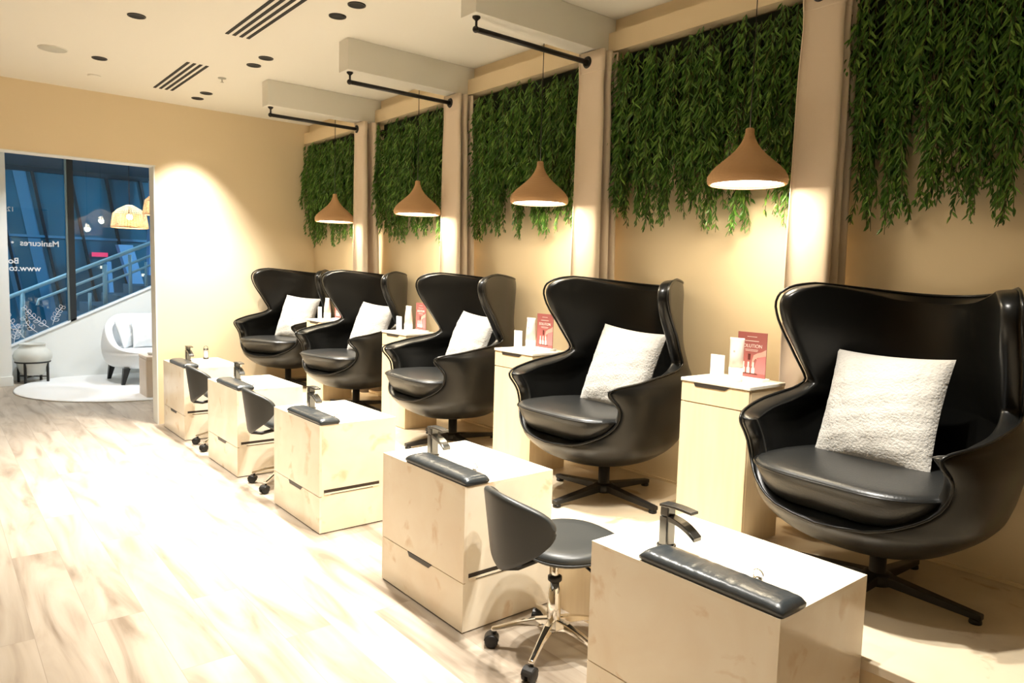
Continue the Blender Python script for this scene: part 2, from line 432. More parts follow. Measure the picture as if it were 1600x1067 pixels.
# ------------------------------------------------------------------ stations
def station_proto():
    t = thing('pedicure_station', '', 'pedicure station', group='cream stone pedicure stations along the platform')
    b = MB().box(.012, D, 0, W, .006, H - .012)
    b.build('body', M['stone'], t)
    b = MB().box(0, .0118, 0, W, .209, H - .012); b.build('front_panel', M['stone'], t)
    b = MB().box(0, D + .0, 0, W, H - .012, H); b.build('worktop', M['stone'], t)
    dr = MB().box(0, .0118, 0, W, .006, .205).build('drawer', M['stone'], t)
    MB().prism([(.228, .2065), (.422, .2065), (.408, .187), (.252, .187)], -.0015, .004, 'x').build('finger_pull', M['pull'], dr)
    MB().box(.004, D - .02, .01, W - .01, 0, .006).build('toe_kick', M['groove'], t)
    sl = MB().box(.025, .36, -.0016, .004, .226, .243).build('side_slot', M['groove'], t)
    MB().box(.027, .358, -.004, .004, .2175, .2262).build('slot_lip', M['stone'], sl)
    MB().box(.062, .32, -.0017, .003, .213, .2172).build('slot_groove', M['groove'], sl)
    # faucet
    fx, fy = .162, W - .165
    fa = MB(); fa.lathe([(.030, 0), (.030, .006)], 24, (fx, fy, H)); fa.prism([(fx + x, fy + y) for x, y in rrect(-.021, .021, -.018, .018, .008)], H + .004, H + .098)
    fo = fa.build('faucet', M['gun'], t, bevel=.002)
    sp = MB(); R = []
    for k in range(9):
        u = k / 8; y = -.010 - .105 * u; z = H + .094 - .038 * u ** 2.2
        hw = .019; th = .011 - .003 * u
        R.append([(fx - hw, fy + y, z - th), (fx + hw, fy + y, z - th), (fx + hw, fy + y, z + th * .7), (fx - hw, fy + y, z + th * .7)])
    sp.loft(R, smooth=False); sp.build('spout', M['gun'], fo, bevel=.002)
    lv = MB(); lv.prism([(fx + x, fy + y) for x, y in rrect(-.019, .019, -.017, .017, .006)], H + .1, H + .128)
    R = []
    for k in range(7):
        u = k / 6; y = .018 - .118 * u; z = H + .130 + .004 * math.sin(u * PI); hw = .021 - .003 * u
        R.append([(fx - hw, fy + y, z - .004), (fx + hw, fy + y, z - .004), (fx + hw, fy + y, z + .005), (fx - hw, fy + y, z + .005)])
    lv.loft(R, smooth=False); lv.build('lever', M['gun'], fo, bevel=.0015)
    kn = MB(); kx, ky = .172, .17
    kn.tube([(kx + .0, ky + .016 * math.cos(a), H + .013 + .016 * math.sin(a)) for a in np.linspace(0, 2 * PI, 18)[:-1]], .002, 6, closed=True)
    kn.lathe([(.014, 0), (.014, .004), (.006, .006)], 16, (kx, ky, H)); kn.build('drain_ring', M['chrome'], t)
    return t
st_labels = ['cream stone pedicure station in the far corner against the end wall',
             'second cream stone pedicure station from the end wall',
             'middle cream stone pedicure station of the five, with its side slot fully in view',
             'fourth cream stone pedicure station, just left of the nearest rolling stool',
             'large cream stone pedicure station nearest the camera, cut off by the lower edge']
st = station_proto(); st.location = (0, SY[0], 0); st['label'] = st_labels[0]
for i in range(1, 5): dup(st, (0, SY[i], 0), 0, st_labels[i])

# hand-rest pads lying on the stations' front edge
pad_labels = ['slim black padded hand rest on the far corner station', 'slim black padded hand rest on the second station from the end wall',
              'slim black padded hand rest on the middle station', 'slim black padded hand rest on the station beside the nearest stool',
              'long creased black padded hand rest on the nearest station']
def pad_mesh():
    L0, L1 = -.004, .458; X0, X1 = 0, .118
    rows = []; 
    mb = MB(); N = 40; ring = []
    R = []
    for k in range(N + 1):
        u = k / N; y = L0 + (L1 - L0) * u
        e = min(1, min(u, 1 - u) / .06); e = math.sin(e * PI / 2) ** .6 if e < 1 else 1
        h = .006 + .017 * e + .0014 * math.sin(u * 70) * e * (.5 + .5 * math.sin(u * 23)); 
        ring = []
        for a in range(18):
            t = 2 * PI * a / 18; c, s_ = math.cos(t), math.sin(t)
            xx = (X0 + X1) / 2 + (X1 - X0) / 2 * math.copysign(abs(c) ** .55, c) * (.965 + .035 * e)
            zz = .0135 + (h if s_ > 0 else .012) * math.copysign(abs(s_) ** (.8 if s_ > 0 else .4), s_)
            ring.append((xx, y, zz))
        R.append(ring)
    mb.loft(R); return mb
pad = thing('hand_rest_pad', pad_labels[0], 'hand rest', (0, SY[0], H), 0, 'black padded hand rests on the stations')
pad_mesh().build('cushion', M['pad_leather'], pad)
MB().prism(rrect(.003, .115, -.001, .455, .012), 0, .0065).build('base_board', M['black'], pad)
for i in range(1, 5):
    dup(pad, (0, SY[i], H), 0, pad_labels[i])

# small dispenser on the corner station
t = thing('soap_dispenser', 'small clear bottle with a wire loop on the far corner station', 'bottle', (.335, SY[0] + .56, H))
MB().lathe([(.022, 0), (.024, .004), (.024, .012), (.018, .014)], 20).build('base', M['gun'], t)
MB().lathe([(.017, .0135), (.018, .02), (.018, .082)], 20).build('bottle_body', M['card'], t)
k = MB().lathe([(.020, .082), (.022, .085), (.022, .094), (.012, .097)], 20)
k.tube([(.018 * math.cos(a), 0, .095 + .024 * math.sin(a)) for a in np.linspace(0, PI, 12)], .0022, 6)
for a in (-.0185, .0185): k.tube([(a, .0, .012), (a, 0, .084)], .0022, 6)
k.build('wire_cap', M['gun'], t)

# ------------------------------------------------------------------ egg chairs (local: forward = -X, left seen from camera = +Y)
def chair_shell():
    K = np.array([  # v(z), fc, a, back, front semi, tmax
        (.160, .0, .02, .02, .02, 180), (.165, .0, .10, .09, .10, 180), (.178, .0, .165, .15, .17, 180), (.195, .0, .235, .21, .25, 180), (.225, .0, .285, .25, .31, 180),
        (.262, .0, .335, .29, .355, 180), (.300, .0, .368, .32, .385, 180), (.318, .0, .38, .329, .39, 160), (.345, .0, .39, .338, .392, 147),
        (.390, .0, .404, .350, .395, 134), (.440, .0, .414, .358, .405, 127), (.490, .0, .424, .362, .42, 125.5), (.530, .0, .430, .365, .445, 127.5),
        (.562, .0, .430, .367, .475, 129.5), (.583, .0, .428, .368, .488, 129), (.598, .0, .425, .369, .488, 125.5), (.609, -.003, .422, .370, .485, 119), (.622, -.007, .420, .371, .48, 110),
        (.636, -.013, .416, .373, .50, 102), (.652, -.020, .408, .374, .48, 93), (.672, -.028, .400, .376, .46, 84), (.70, -.036, .393, .380, .44, 76.5), (.74, -.046, .388, .386, .42, 79),
        (.80, -.060, .387, .395, .41, 86), (.87, -.074, .388, .405, .43, 95), (.94, -.084, .388, .414, .45, 103), (.99, -.090, .385, .420, .46, 106.5), (1.03, -.094, .379, .424, .46, 106),
        (1.058, -.097, .371, .427, .45, 101), (1.076, -.099, .362, .429, .44, 93), (1.086, -.100, .353, .430, .43, 84)])
    v = K[:, 0]; z = []
    for i in range(len(v) - 1):
        z += list(np.linspace(v[i], v[i + 1], 3)[:-1])
    z.append(v[-1]); z = np.array(z)
    F = [catmull(v, K[:, c], z) for c in range(1, 6)]
    # upper back and wings: open parabolic section  z, half width, wing edge forward, back
    U = np.array([(.15, .37, .2, -.37), (.60, .378, .0, -.372), (.65, .380, -.075, -.374), (.68, .383, -.100, -.376), (.75, .393, -.080, -.383), (.83, .406, -.035, -.392), (.89, .414, .010, -.399),
        (.95, .420, .045, -.406), (1.0, .422, .060, -.411), (1.035, .416, .053, -.413), (1.06, .402, .027, -.412), (1.078, .380, -.020, -.408), (1.086, .350, -.085, -.402)])
    G = [catmull(U[:, 0], U[:, c], z) for c in range(1, 4)]
    NT = 44; rows = []
    for i, zz in enumerate(z):
        fc, a, bk, bf, tm = [F[c][i] for c in range(5)]; row = []
        if zz <= .3001: tm = 180
        for k in range(NT + 1):
            u = -1 + 2 * k / NT; t = math.radians(tm) * u; c, s_ = math.cos(t), math.sin(t)
            if c >= 0: n = 2.35; f = fc - (bk + fc) * c ** (2 / n)
            else: n = 2.55; f = fc + bf * (-c) ** (2 / n)
            nn = 2.45; s2 = a * math.copysign(abs(s_) ** (2 / nn), s_)
            wgt = min(1, max(0, (zz - .60) / .20)); wgt = wgt * wgt * (3 - 2 * wgt)
            sm_, fe, fb = G[0][i], G[1][i], G[2][i]; ab = abs(u) ** 2.35
            fp = fb + (fe - fb) * ab; sp = sm_ * u
            f = f * (1 - wgt) + fp * wgt; s2 = s2 * (1 - wgt) + sp * wgt
            dz = -.036 * max(0, (zz - .75) / .336) ** 2 * (1 - u * u) ** 1.2
            row.append(Vector((-f, s2, zz + dz)))
        rows.append(row)
    return z, rows
def chair_proto():
    t = thing('egg_chair', '', 'lounge chair', group='black leather egg chairs on the platform')
    z, rows = chair_shell()
    mb = MB(); mb.grid(rows)
    # orient outward
    o = mb.build('shell', M['leather'], t, fixn=False, weld=True)
    bm = bmesh.new(); bm.from_mesh(o.data)
    bmesh.ops.recalc_face_normals(bm, faces=bm.faces)
    s_ = sum((f.normal.dot(f.calc_center_median() - Vector((.05, 0, .6)))) for f in bm.faces)
    if s_ < 0: bmesh.ops.reverse_faces(bm, faces=bm.faces)
    bmesh.ops.dissolve_degenerate(bm, edges=bm.edges, dist=1e-5)
    bm.to_mesh(o.data); bm.free()
    md = o.modifiers.new('s', 'SOLIDIFY'); md.thickness = .060; md.offset = -1
    md = o.modifiers.new('u', 'SUBSURF'); md.levels = 2; md.render_levels = 2
    dg = bpy.context.evaluated_depsgraph_get(); dg.update(); me2 = bpy.data.meshes.new_from_object(o.evaluated_get(dg))
    o.modifiers.clear(); o.data = me2
    for p in me2.polygons: p.use_smooth = True
    # piping along the outer rim
    idx = [i for i in range(len(z)) if z[i] > .301]
    L = [rows[i][-1] for i in idx]; T = list(reversed(rows[-1]))[1:-1]; Rr = [rows[i][0] for i in reversed(idx)]
    path = [rows[[i for i in range(len(z)) if z[i] <= .3001][-1]][0]] + L + T + Rr
    # drop near-duplicates
    pp = [path[0]]
    for p in path[1:]:
        if (p - pp[-1]).length > .006: pp.append(p)
    MB().tube([p * 1.0 for p in pp], .0055, 6, closed=True).build('piping', M['leather'], t)
    # seat cushion
    out = []
    for k in range(48):
        a = 2 * PI * k / 48; c, s2 = math.cos(a), math.sin(a)
        f = .075 + .325 * math.copysign(abs(c) ** (2 / 4.6), c); hw = .338 if c < 0 else .338 - .045 * c
        out.append((-f, hw * math.copysign(abs(s2) ** (2 / 3.6), s2)))
    prof = [(.14, .322), (.085, .318), (.055, .335), (.030, .37), (.012, .405), (.0, .432), (.002, .440), (.010, .449), (.03, .454), (.07, .457), (.14, .460), (.25, .460)]
    R = cushion_rings(out, prof)
    R = [[(x, y, zz - .055 * max(0, (x + .10)) * (1 if zz > .40 else .6)) for x, y, zz in r] for r in R]
    cu = MB().loft(R).build('seat_cushion', M['leather_seat'], t)
    ri = cushion_rings(out, [(-.002, .437)])[0]
    MB().tube([(x, y, zz - .055 * max(0, x + .10)) for x, y, zz in ri], .0045, 6, closed=True).build('cushion_piping', M['leather'], cu)
    # pedestal
    MB().lathe([(.034, .03), (.034, .06), (.028, .065), (.028, .158)], 20).build('pole', M['black'], t)
    MB().lathe([(.05, .026), (.052, .032), (.052, .062), (.036, .068)], 20).build('hub', M['black'], t)
    for k in range(4):
        a = k * PI / 2; c, s2 = math.cos(a), math.sin(a)
        def tr(p): return (p[0] * c - p[1] * s2, p[0] * s2 + p[1] * c, p[2])
        R = [[tr(q) for q in ((x, -hw, z0), (x, hw, z0), (x, hw, z1), (x, -hw, z1))] for x, hw, z0, z1 in ((.03, .024, .030, .066), (.18, .020, .022, .050), (.335, .016, .014, .034))]
        lg = MB().loft(R, smooth=False).build('leg', M['black'], t, bevel=.004)
        x, y, _ = tr((.316, 0, 0)); MB().lathe([(.019, 0), (.020, .004), (.018, .0145)], 16, (x, y, 0)).build('foot_pad', M['black'], lg)
    return t
CH = [(1.02, 3.89, math.radians(24)), (1.022, 2.525, math.radians(9)), (1.018, 1.19, math.radians(-4)), (1.03, -.13, math.radians(-.5)), (1.018, -1.49, math.radians(-4))]
PED = [(.985, 3.84), (.99, 2.485), (.985, 1.14), (.985, -.19), (1.0, -1.518)]        # pedestal, a little forward under the shell
ch_labels = ['black leather egg chair farthest away, beside the beige end wall', 'second black leather egg chair from the end wall',
             'middle black leather egg chair of the row of five', 'fourth black leather egg chair, its whole star base in view',
             'biggest black leather egg chair, nearest the camera at the right edge']
ch = chair_proto(); ch['label'] = ch_labels[0]
def chloc(i): return (CH[i][0], CH[i][1], ZP)
ch.location = chloc(0); ch.rotation_euler = (0, 0, CH[0][2])
chairs = [ch] + [dup(ch, chloc(i), CH[i][2], ch_labels[i]) for i in range(1, 5)]
for i, c_ in enumerate(chairs):
    for k_ in c_.children:
        if k_.name.split('.')[0] in ('leg', 'pole', 'hub'):
            off = Vector((PED[i][0] - CH[i][0], PED[i][1] - CH[i][1], 0)); off.rotate(Matrix.Rotation(-CH[i][2], 3, 'Z'))
            k_.location = off; k_.rotation_euler = (0, 0, -CH[i][2] * (1 if i > 2 else 0))

# ------------------------------------------------------------------ throw pillows
def pillow_mesh(w, h, th, seed, lump=.0018, N=48):
    rnd = np.random.RandomState(seed); ph = rnd.rand(12) * 6.28
    top = []; bot = []
    for i in range(N + 1):
        a = []; b = []
        for jx in range(N + 1):
            x = -1 + 2 * jx / N; y = -1 + 2 * i / N
            px = x * (1 - .055 * (1 - y * y)); py = y * (1 - .055 * (1 - x * x))
            m = (1 - abs(x) ** 2.6) * (1 - abs(y) ** 2.6); hgt = th / 2 * m ** .55
            n = lump * (math.sin(9 * x + ph[0]) * math.sin(8 * y + ph[1]) + .6 * math.sin(17 * x + ph[2] + 5 * y) + .6 * math.sin(19 * y + ph[3] - 4 * x)) * min(1, m * 4)
            fz = .0034 * (rnd.rand() - .5) * min(1, m * 4 + .2)
            a.append((px * w / 2, py * h / 2, hgt + n + fz)); b.append((px * w / 2, py * h / 2, -hgt * .8 - n))
        top.append(a); bot.append(b)
    mb = MB(); mb.grid(top); mb.grid([list(reversed(r)) for r in bot]); return mb
pl_labels = ['cream woolly cushion on the farthest egg chair', 'cream woolly cushion on the second egg chair from the end wall', 'cream woolly cushion on the middle egg chair',
             'cream woolly cushion on the fourth egg chair, tilted to its left', 'large cream woolly cushion standing on the nearest egg chair']
# per chair: centre offset forward, sideways, height, lean, roll, turn
PL = [(-.09, -.01, .625, 20, -3, 0), (-.10, -.03, .625, 20, -3, 0), (-.10, -.02, .625, 20, -3, 0), (-.085, -.03, .628, 20, -3.5, 0), (-.09, .055, .628, 19, .5, 1)]
def pillow_matrix(i):
    f, s_, z, lean, roll, turn = PL[i]
    # local pillow: x width, y height, z thickness; facing -X with lean back
    B = Matrix(((0, 0, -1), (-1, 0, 0), (0, 1, 0))).to_4x4()        # x->-Y, y->+Z, z->-X
    Mx = Matrix.Rotation(CH[i][2] + math.radians(turn), 4, 'Z') @ Matrix.Translation((-f, s_, 0)) @ Matrix.Rotation(math.radians(lean), 4, 'Y') @ B @ Matrix.Rotation(math.radians(roll), 4, 'Z')
    Mx = Matrix.Translation((CH[i][0], CH[i][1], ZP + z)) @ Mx
    return Mx
for i in range(5):
    o = pillow_mesh(.43, .43, .15, 3 + i).build('throw_pillow', M['boucle'], weld=True)
    tag(o, pl_labels[i], 'cushion', 'cream woolly cushions on the egg chairs'); o.matrix_world = pillow_matrix(i)

# ------------------------------------------------------------------ rolling stools
def stool_proto():
    t = thing('rolling_stool', '', 'stool', group='black rolling stools with chrome bases')
    # local: faces +X; seat centre at (.04,0)
    out = []
    for k in range(40):
        a = 2 * PI * k / 40; c, s_ = math.cos(a), math.sin(a)
        out.append((.05 + .20 * math.copysign(abs(c) ** .8, c), .205 * math.copysign(abs(s_) ** .8, s_)))
    prof = [(.10, .392), (.05, .390), (.02, .396), (.006, .408), (.0, .42), (.002, .432), (.012, .442), (.035, .448), (.08, .446), (.15, .442)]
    MB().loft(cushion_rings(out, prof)).build('seat', M['stool_leather'], t)
    MB().tube([(x, y, .413) for x, y, _ in cushion_rings(out, [(-.001, 0)])[0]], .003, 6, closed=True).build('seat_piping', M['stool_leather'], t)
    # wrap-around backrest
    rows = []
    NV, NU = 12, 30
    for i in range(NV + 1):
        v = i / NV; row = []
        for k in range(NU + 1):
            u = -1 + 2 * k / NU
            zt = .668 - .062 * abs(u) ** 1.6; zb = .365 + .135 * abs(u) ** 1.25
            e = 1 - abs(u) ** 9; zm = (zt + zb) / 2; hh = (zt - zb) / 2 * (max(0, e) ** .5 * .92 + .08)
            z = zm + hh * (2 * v - 1); ph = u * math.radians(64)
            R = .222 - .02 * (1 - v)
            x = -.045 - R * math.cos(ph) - .02 * (v - .5) * (1 - abs(u)); y = R * 1.0 * math.sin(ph)
            row.append((x, y, z))
        rows.append(row)
    MB().grid(rows).build('backrest', M['stool_leather'], t, solid=.028, subsurf=1, soffset=0)
    MB().tube([(-.235, 0, .375), (-.17, 0, .362), (-.04, 0, .382), (.05, 0, .385)], .012, 8).build('back_bracket', M['black'], t)
    MB().box(-.05, .13, -.06, .06, .368, .392).build('mechanism', M['black'], t, bevel=.005)
    lv = MB().tube([(.06, -.05, .372), (.07, -.13, .35), (.08, -.16, .33)], .006, 8); lv.box(.066, .10, -.19, -.15, .305, .335); lv.build('lever', M['black'], t, bevel=.003)
    MB().lathe([(.014, .24), (.014, .37)], 20).build('piston', M['chrome'], t)
    cl = MB().lathe([(.02, .075), (.026, .085), (.026, .17), (.022, .28)], 20).build('column', M['chrome'], t)
    MB().lathe([(.025, .279), (.027, .282), (.027, .296), (.018, .30)], 20).build('collar', M['black'], cl)
    for k in range(5):
        a = math.radians(216 + 72 * k); c, s_ = math.cos(a), math.sin(a)
        def tr(p): return (p[0] * c - p[1] * s_, p[0] * s_ + p[1] * c, p[2])
        R = [[tr(q) for q in ((x, -hw, z0), (x, hw, z0), (x, hw * .7, z1), (x, -hw * .7, z1))] for x, hw, z0, z1 in ((.012, .022, .085, .135), (.07, .019, .10, .128), (.14, .015, .090, .110), (.21, .013, .068, .085), (.238, .012, .062, .078))]
        lg = MB().loft(R, smooth=False).build('base_leg', M['chrome'], t, bevel=.005)
        cs = MB()
        w2 = random.uniform(-.6, .6); dx, dy = math.cos(a + w2), math.sin(a + w2)
        px, py = c * .224, s_ * .224; axv = Vector((-dy, dx, 0)); cc = Vector((px + dx * .012, py + dy * .012, .0265))
        for sg in (-1, 1):
            rings = []
            for off, rr in ((.005, .022), (.008, .026), (.02, .026), (.024, .02)):
                ring = []
                for q in range(20):
                    b = 2 * PI * q / 20; ring.append(cc + axv * sg * off + Vector((dx, dy, 0)) * rr * math.cos(b) + Vector((0, 0, rr * math.sin(b))))
                rings.append(ring)
            cs.loft(rings)
        cs.lathe([(.007, .04), (.007, .066)], 10, (px, py, 0))
        R = []
        for q in range(9):
            b = PI * (.05 + .9 * q / 8); p = cc + Vector((dx, dy, 0)) * .029 * math.cos(b) + Vector((0, 0, .029 * math.sin(b)))
            p2 = cc + Vector((dx, dy, 0)) * .024 * math.cos(b) + Vector((0, 0, .024 * math.sin(b)))
            R.append([p - axv * .02, p + axv * .02, p2 + axv * .02, p2 - axv * .02])
        cs.loft(R, smooth=False)
        cs.build('caster', M['black'], lg)
    return t
so = stool_proto(); so.location = (.21, -.68, 0); so.rotation_euler = (0, 0, math.radians(-8)); so['label'] = 'black rolling stool with chrome star base, nearest the camera'
dup(so, (.225, 1.96, 0), math.radians(-4), 'black rolling stool half hidden behind the middle station')
dup(so, (.225, 3.25, 0), math.radians(-4), 'farthest black rolling stool, half hidden behind the second station from the end wall')

# ------------------------------------------------------------------ cabinets and what stands on them
def cabinet_proto():
    t = thing('side_cabinet', '', 'cabinet', group='blond side cabinets between the egg chairs')
    X0, X1, Y0, Y1 = 0, .262, -.166, .166; Ht = .665
    MB().box(X0 + .014, X1, Y0, Y1, .0, Ht - .016).build('body', M['cab'], t)
    MB().box(X0 - .004, X1 + .002, Y0 - .004, Y1 + .004, Ht - .0158, Ht).build('top', M['cabtop'], t, bevel=.003)
    dr = MB().box(X0, .0138, Y0 + .001, Y1 - .001, .565, Ht - .018).build('drawer', M['cab'], t)
    MB().prism([(-.075 + .0, .648), (.103, .648), (.095, .633), (-.052, .633)], -.002, .004, 'x').build('finger_pull', M['pull'], dr)
    MB().box(X0, .0138, Y0 + .001, Y1 - .001, .004, .560).build('door', M['cab'], t)
    MB().tube([(.06, Y1 + .004, .53), (.06, Y1 + .022, .52), (.06, Y1 + .022, .37), (.06, Y1 + .004, .36)], .007, 8).build('side_bar', M['black'], t)
    return t
CY = [3.135, 1.812, .487, -.840]
cab_pos = ['between the two farthest egg chairs', 'between the second and the middle egg chair', 'between the middle and the fourth egg chair', 'between the two nearest egg chairs']
ZT = ZP + .665
def poster_proto():
    t = thing('poster_stand', '', 'small poster', group='rose coloured posters in clear stands')
    # faces -X, width along Y .145, height .20
    MB().box(-.022, .030, -.076, .076, 0, .012).build('base', M['card'], t, bevel=.002)
    p = MB().box(0, .003, -.072, .072, .0125, .205).build('print', M['rose'], t)
    # flat printed artwork, each ink a thin layer
    MB().prism([(-.072, .03), (-.072, .125), (-.03, .10), (-.012, .03)], -.0005, 0, 'x').build('pink_ink', M['rose2'], p)
    h = MB(); pts = [(-.072, .136), (-.05, .124), (-.03, .118), (-.012, .108), (-.006, .088), (-.002, .060), (-.008, .060), (-.014, .084), (-.022, .094), (-.03, .090), (-.028, .098), (-.04, .10), (-.072, .108)]
    h.prism(pts, -.0011, -.0006, 'x'); h.build('hand_picture', M['skin'], p)
    b = MB()
    for y in (.036, .012, -.012): b.prism([(y + .008, .030), (y - .008, .030), (y - .008, .052), (y - .004, .056), (y - .004, .078), (y + .004, .078), (y + .004, .056), (y + .008, .052)], -.0017, -.0012, 'x')
    b.build('bottle_picture', M['print'], p)
    d = MB(); d.prism([(-.035, .026), (.055, .026), (.05, .031), (-.03, .031)], -.0011, -.0006, 'x')
    d.prism([(.004, .086), (.016, .086), (.016, .112), (.004, .112)], -.0011, -.0006, 'x'); d.build('dark_ink', M['maroon'], p)
    rt = (PI / 2, 0, -PI / 2)
    text_mesh('SOLUTION', .021, 'lettering', M['print'], p, (-.001, 0, .140), rt, .0, 'CENTER')
    bl = MB()
    for z, hw, hh in ((.186, .024, .0025), (.168, .034, .003), (.131, .032, .0018), (.1255, .030, .0018)): bl.box(-.0016, -.0008, -hw, hw, z - hh / 2, z + hh / 2)
    bl.build('fine_print', M['print'], p)
    return t
def tube_proto():
    t = thing('cream_tube', '', 'cosmetic tube', group='pale cream tubes standing on their caps')
    R = []
    for z, rx, ry in ((.0005, .028, .028), (.01, .029, .029), (.06, .029, .029)): R.append([(ry * math.cos(2 * PI * k / 24), rx * math.sin(2 * PI * k / 24), z) for k in range(24)])
    MB().loft(R).build('cap', M['tube'], t)
    R = []
    for z, rx, ry in ((.061, .0285, .0285), (.11, .030, .024), (.15, .032, .014), (.176, .034, .003), (.184, .034, .002)): R.append([(ry * math.cos(2 * PI * k / 24), rx * math.sin(2 * PI * k / 24), z) for k in range(24)])
    b = MB().loft(R).build('tube_body', M['tube2'], t)
    MB().box(-.0205, -.019, -.004, .004, .122, .132).build('printed_mark', M['greyink'], b)
    return t
def card_proto():
    t = thing('info_card', '', 'card', group='small white upright cards on the cabinets')
    MB().box(0, .003, -.033, .033, 0, .108).build('panel', M['card'], t, bevel=.0008)
    MB().box(-.012, .028, -.034, .034, 0, .003).build('foot', M['card'], t)
    b = MB().box(-.0005, 0, -.030, -.024, .012, .014); b.box(-.0005, 0, -.03, -.015, .008, .010); b.build('small_print', M['greyink'], t)
    return t
cab = cabinet_proto(); po = poster_proto(); tu = tube_proto(); ca = card_proto()
for i in range(4):
    y = CY[i]
    L = 'blond cabinet with a dark finger pull, ' + cab_pos[i]
    Lp = 'rose poster in a stand on the cabinet ' + cab_pos[i]
    Lt = 'pale pink and white tube on the cabinet ' + cab_pos[i]
    Lc = 'small white upright card on the cabinet ' + cab_pos[i]
    for proto, lab, loc, rz in ((cab, L, (.934, y, ZP), 0), (po, Lp, (1.125, y - .045, ZT), math.radians(-3)), (tu, Lt, (1.03, y - .035, ZT), math.radians(4)), (ca, Lc, (.99, y + .03, ZT), math.radians(3))):
        if i == 0: proto.location = loc; proto.rotation_euler = (0, 0, rz); proto['label'] = lab
        else: dup(proto, loc, rz, lab)

# ------------------------------------------------------------------ pendant lamps over the cabinets
def lamp_proto():
    t = thing('pendant_lamp', '', 'pendant lamp', group='onion shaped tan pendant lamps')
    pr = [(.157, .0), (.163, .006), (.165, .020), (.162, .036), (.150, .056), (.130, .077), (.105, .098), (.078, .121), (.054, .145), (.036, .170), (.025, .192), (.019, .212), (.018, .232), (.012, .236)]
    inner = [(r - .006, z) for r, z in pr[:9]]
    m = MB().lathe(pr, 48, caps=False); m.lathe(inner, 48, caps=False); m.lathe([(.151, 0), (.157, 0)], 48, caps=False)
    m.build('shade', M['lamp'], t)
    MB().lathe([(.0001, .010), (.150, .010), (.150, .014), (.0001, .014)], 40, caps=False, smooth=False).build('diffuser', M['diff'], t)
    MB().tube([(0, 0, .235), (0, 0, ZC - 1.835)], .0022, 6).build('cord', M['black'], t)
    MB().lathe([(.04, ZC - 1.835 - .012), (.04, ZC - 1.835)], 24).build('ceiling_rose', M['ceil'], t)
    return t
LY = [3.115, 1.797, .497, -.832]
lp_l = ['farthest tan onion-shaped pendant lamp, near the end wall', 'second tan pendant lamp from the end wall', 'third tan pendant lamp, left of the wide beige curtain', 'largest tan pendant lamp, nearest the camera']
lp = lamp_proto(); lp.location = (1.1, LY[0], 1.835); lp['label'] = lp_l[0]
for i in range(1, 4): dup(lp, (1.1, LY[i], 1.835), 0, lp_l[i])

# ------------------------------------------------------------------ curtain rods and curtains
def rod_proto():
    t = thing('curtain_rod', '', 'curtain rod', group='black curtain rods under the bulkheads')
    MB().tube([(.49, 0, 2.6), (XW - .012, 0, 2.6)], .0135, 12).sphere((.49, 0, 2.6), .0165).build('bar', M['black'], t)
    MB().lathe([(.006, 2.6), (.006, 2.64), (.020, 2.653), (.020, 2.66)], 16, (.492, 0, 0)).build('ceiling_bracket', M['black'], t)
    R = [[(x, r * math.cos(2 * PI * k / 20), 2.6 + r * math.sin(2 * PI * k / 20)) for k in range(20)] for x, r in ((XW - .014, .028), (XW, .030))]
    MB().loft(R, smooth=False).build('wall_flange', M['black'], t)
    return t
rd_l = ['black curtain rod nearest the end wall', 'second black curtain rod from the end wall', 'third black curtain rod, longest seen in the picture', 'black curtain rod above the nearest curtain, just over the picture edge']
rd = rod_proto(); rd.location = (0, RODY[0], 0); rd['label'] = rd_l[0]
for i in range(1, 4): dup(rd, (0, RODY[i], 0), 0, rd_l[i])

def curtain(i, label, folds, x0, pitch, amp, yc, seed, flare, bp=1.5):
    rnd = random.Random(seed); Yr = RODY[i]
    t = thing('curtain', label, 'curtain', (x0, Yr, ZP), 0, 'beige eyelet curtains tied back to the wall')
    NZ = 26; NT = 18 * folds; zt, zb = 2.652, .405
    wob = [rnd.uniform(-1, 1) for _ in range(8)]
    def P(th, z):
        u = (zt - z) / (zt - zb)                      # 0 top .. 1 bottom
        c = math.cos(th); c = math.copysign(abs(c) ** .55, c)
        pinch = 1 - .10 * math.exp(-((u - .08) / .05) ** 2) + flare * u
        A = amp * pinch * (1 + .06 * wob[int(th / PI) % 8] * u)
        x = pitch * (1 + (bp - 1) * u) * th / PI + .006 * math.sin(2 * th) * (1 + .5 * u) + .007 * wob[(int(th / PI) + 3) % 8] * math.sin(u * 5 + th) * u
        y = yc + A * c + .006 * math.sin(u * 7 + wob[0] * 3) * u
        return (x, y, z - ZP)
    rows = [[P(PI * folds * k / NT, z) for k in range(NT + 1)] for z in np.linspace(zt, zb, NZ)]
    MB().grid(rows).build('cloth', M['curtain'], t, solid=.004, soffset=0)
    g = MB()
    g2 = MB()
    for k in range(folds):
        # the cloth crosses the rod where y = 0
        best = min((abs(P(PI * (k + q / 60), 2.6)[1]), P(PI * (k + q / 60), 2.6)[0]) for q in range(61)); x = best[1]
        g.tube([(x - .003, .0235 * math.cos(a), 2.6 - ZP + .0235 * math.sin(a)) for a in np.linspace(0, 2 * PI, 25)[:-1]], .0095, 6, closed=True)
    g.build('eyelets', M['black'], t)
    hb = [[P(PI * folds * k / NT, z) for k in range(NT + 1)] for z in (2.6525, 2.60, 2.545, 2.542)]
    MB().grid(hb).build('header_band', M['curtain'], t, solid=.0075, soffset=0)
curtain(0, 'beige curtain nearest the end wall, hanging loose in rounded folds', 4, 1.20, .042, .064, -.050, 1, .10)
curtain(1, 'narrow beige curtain second from the end wall', 5, 1.236, .026, .086, -.020, 2, .12)
curtain(2, 'wide beige curtain behind the fourth egg chair', 5, 1.236, .026, .086, -.030, 3, .16)
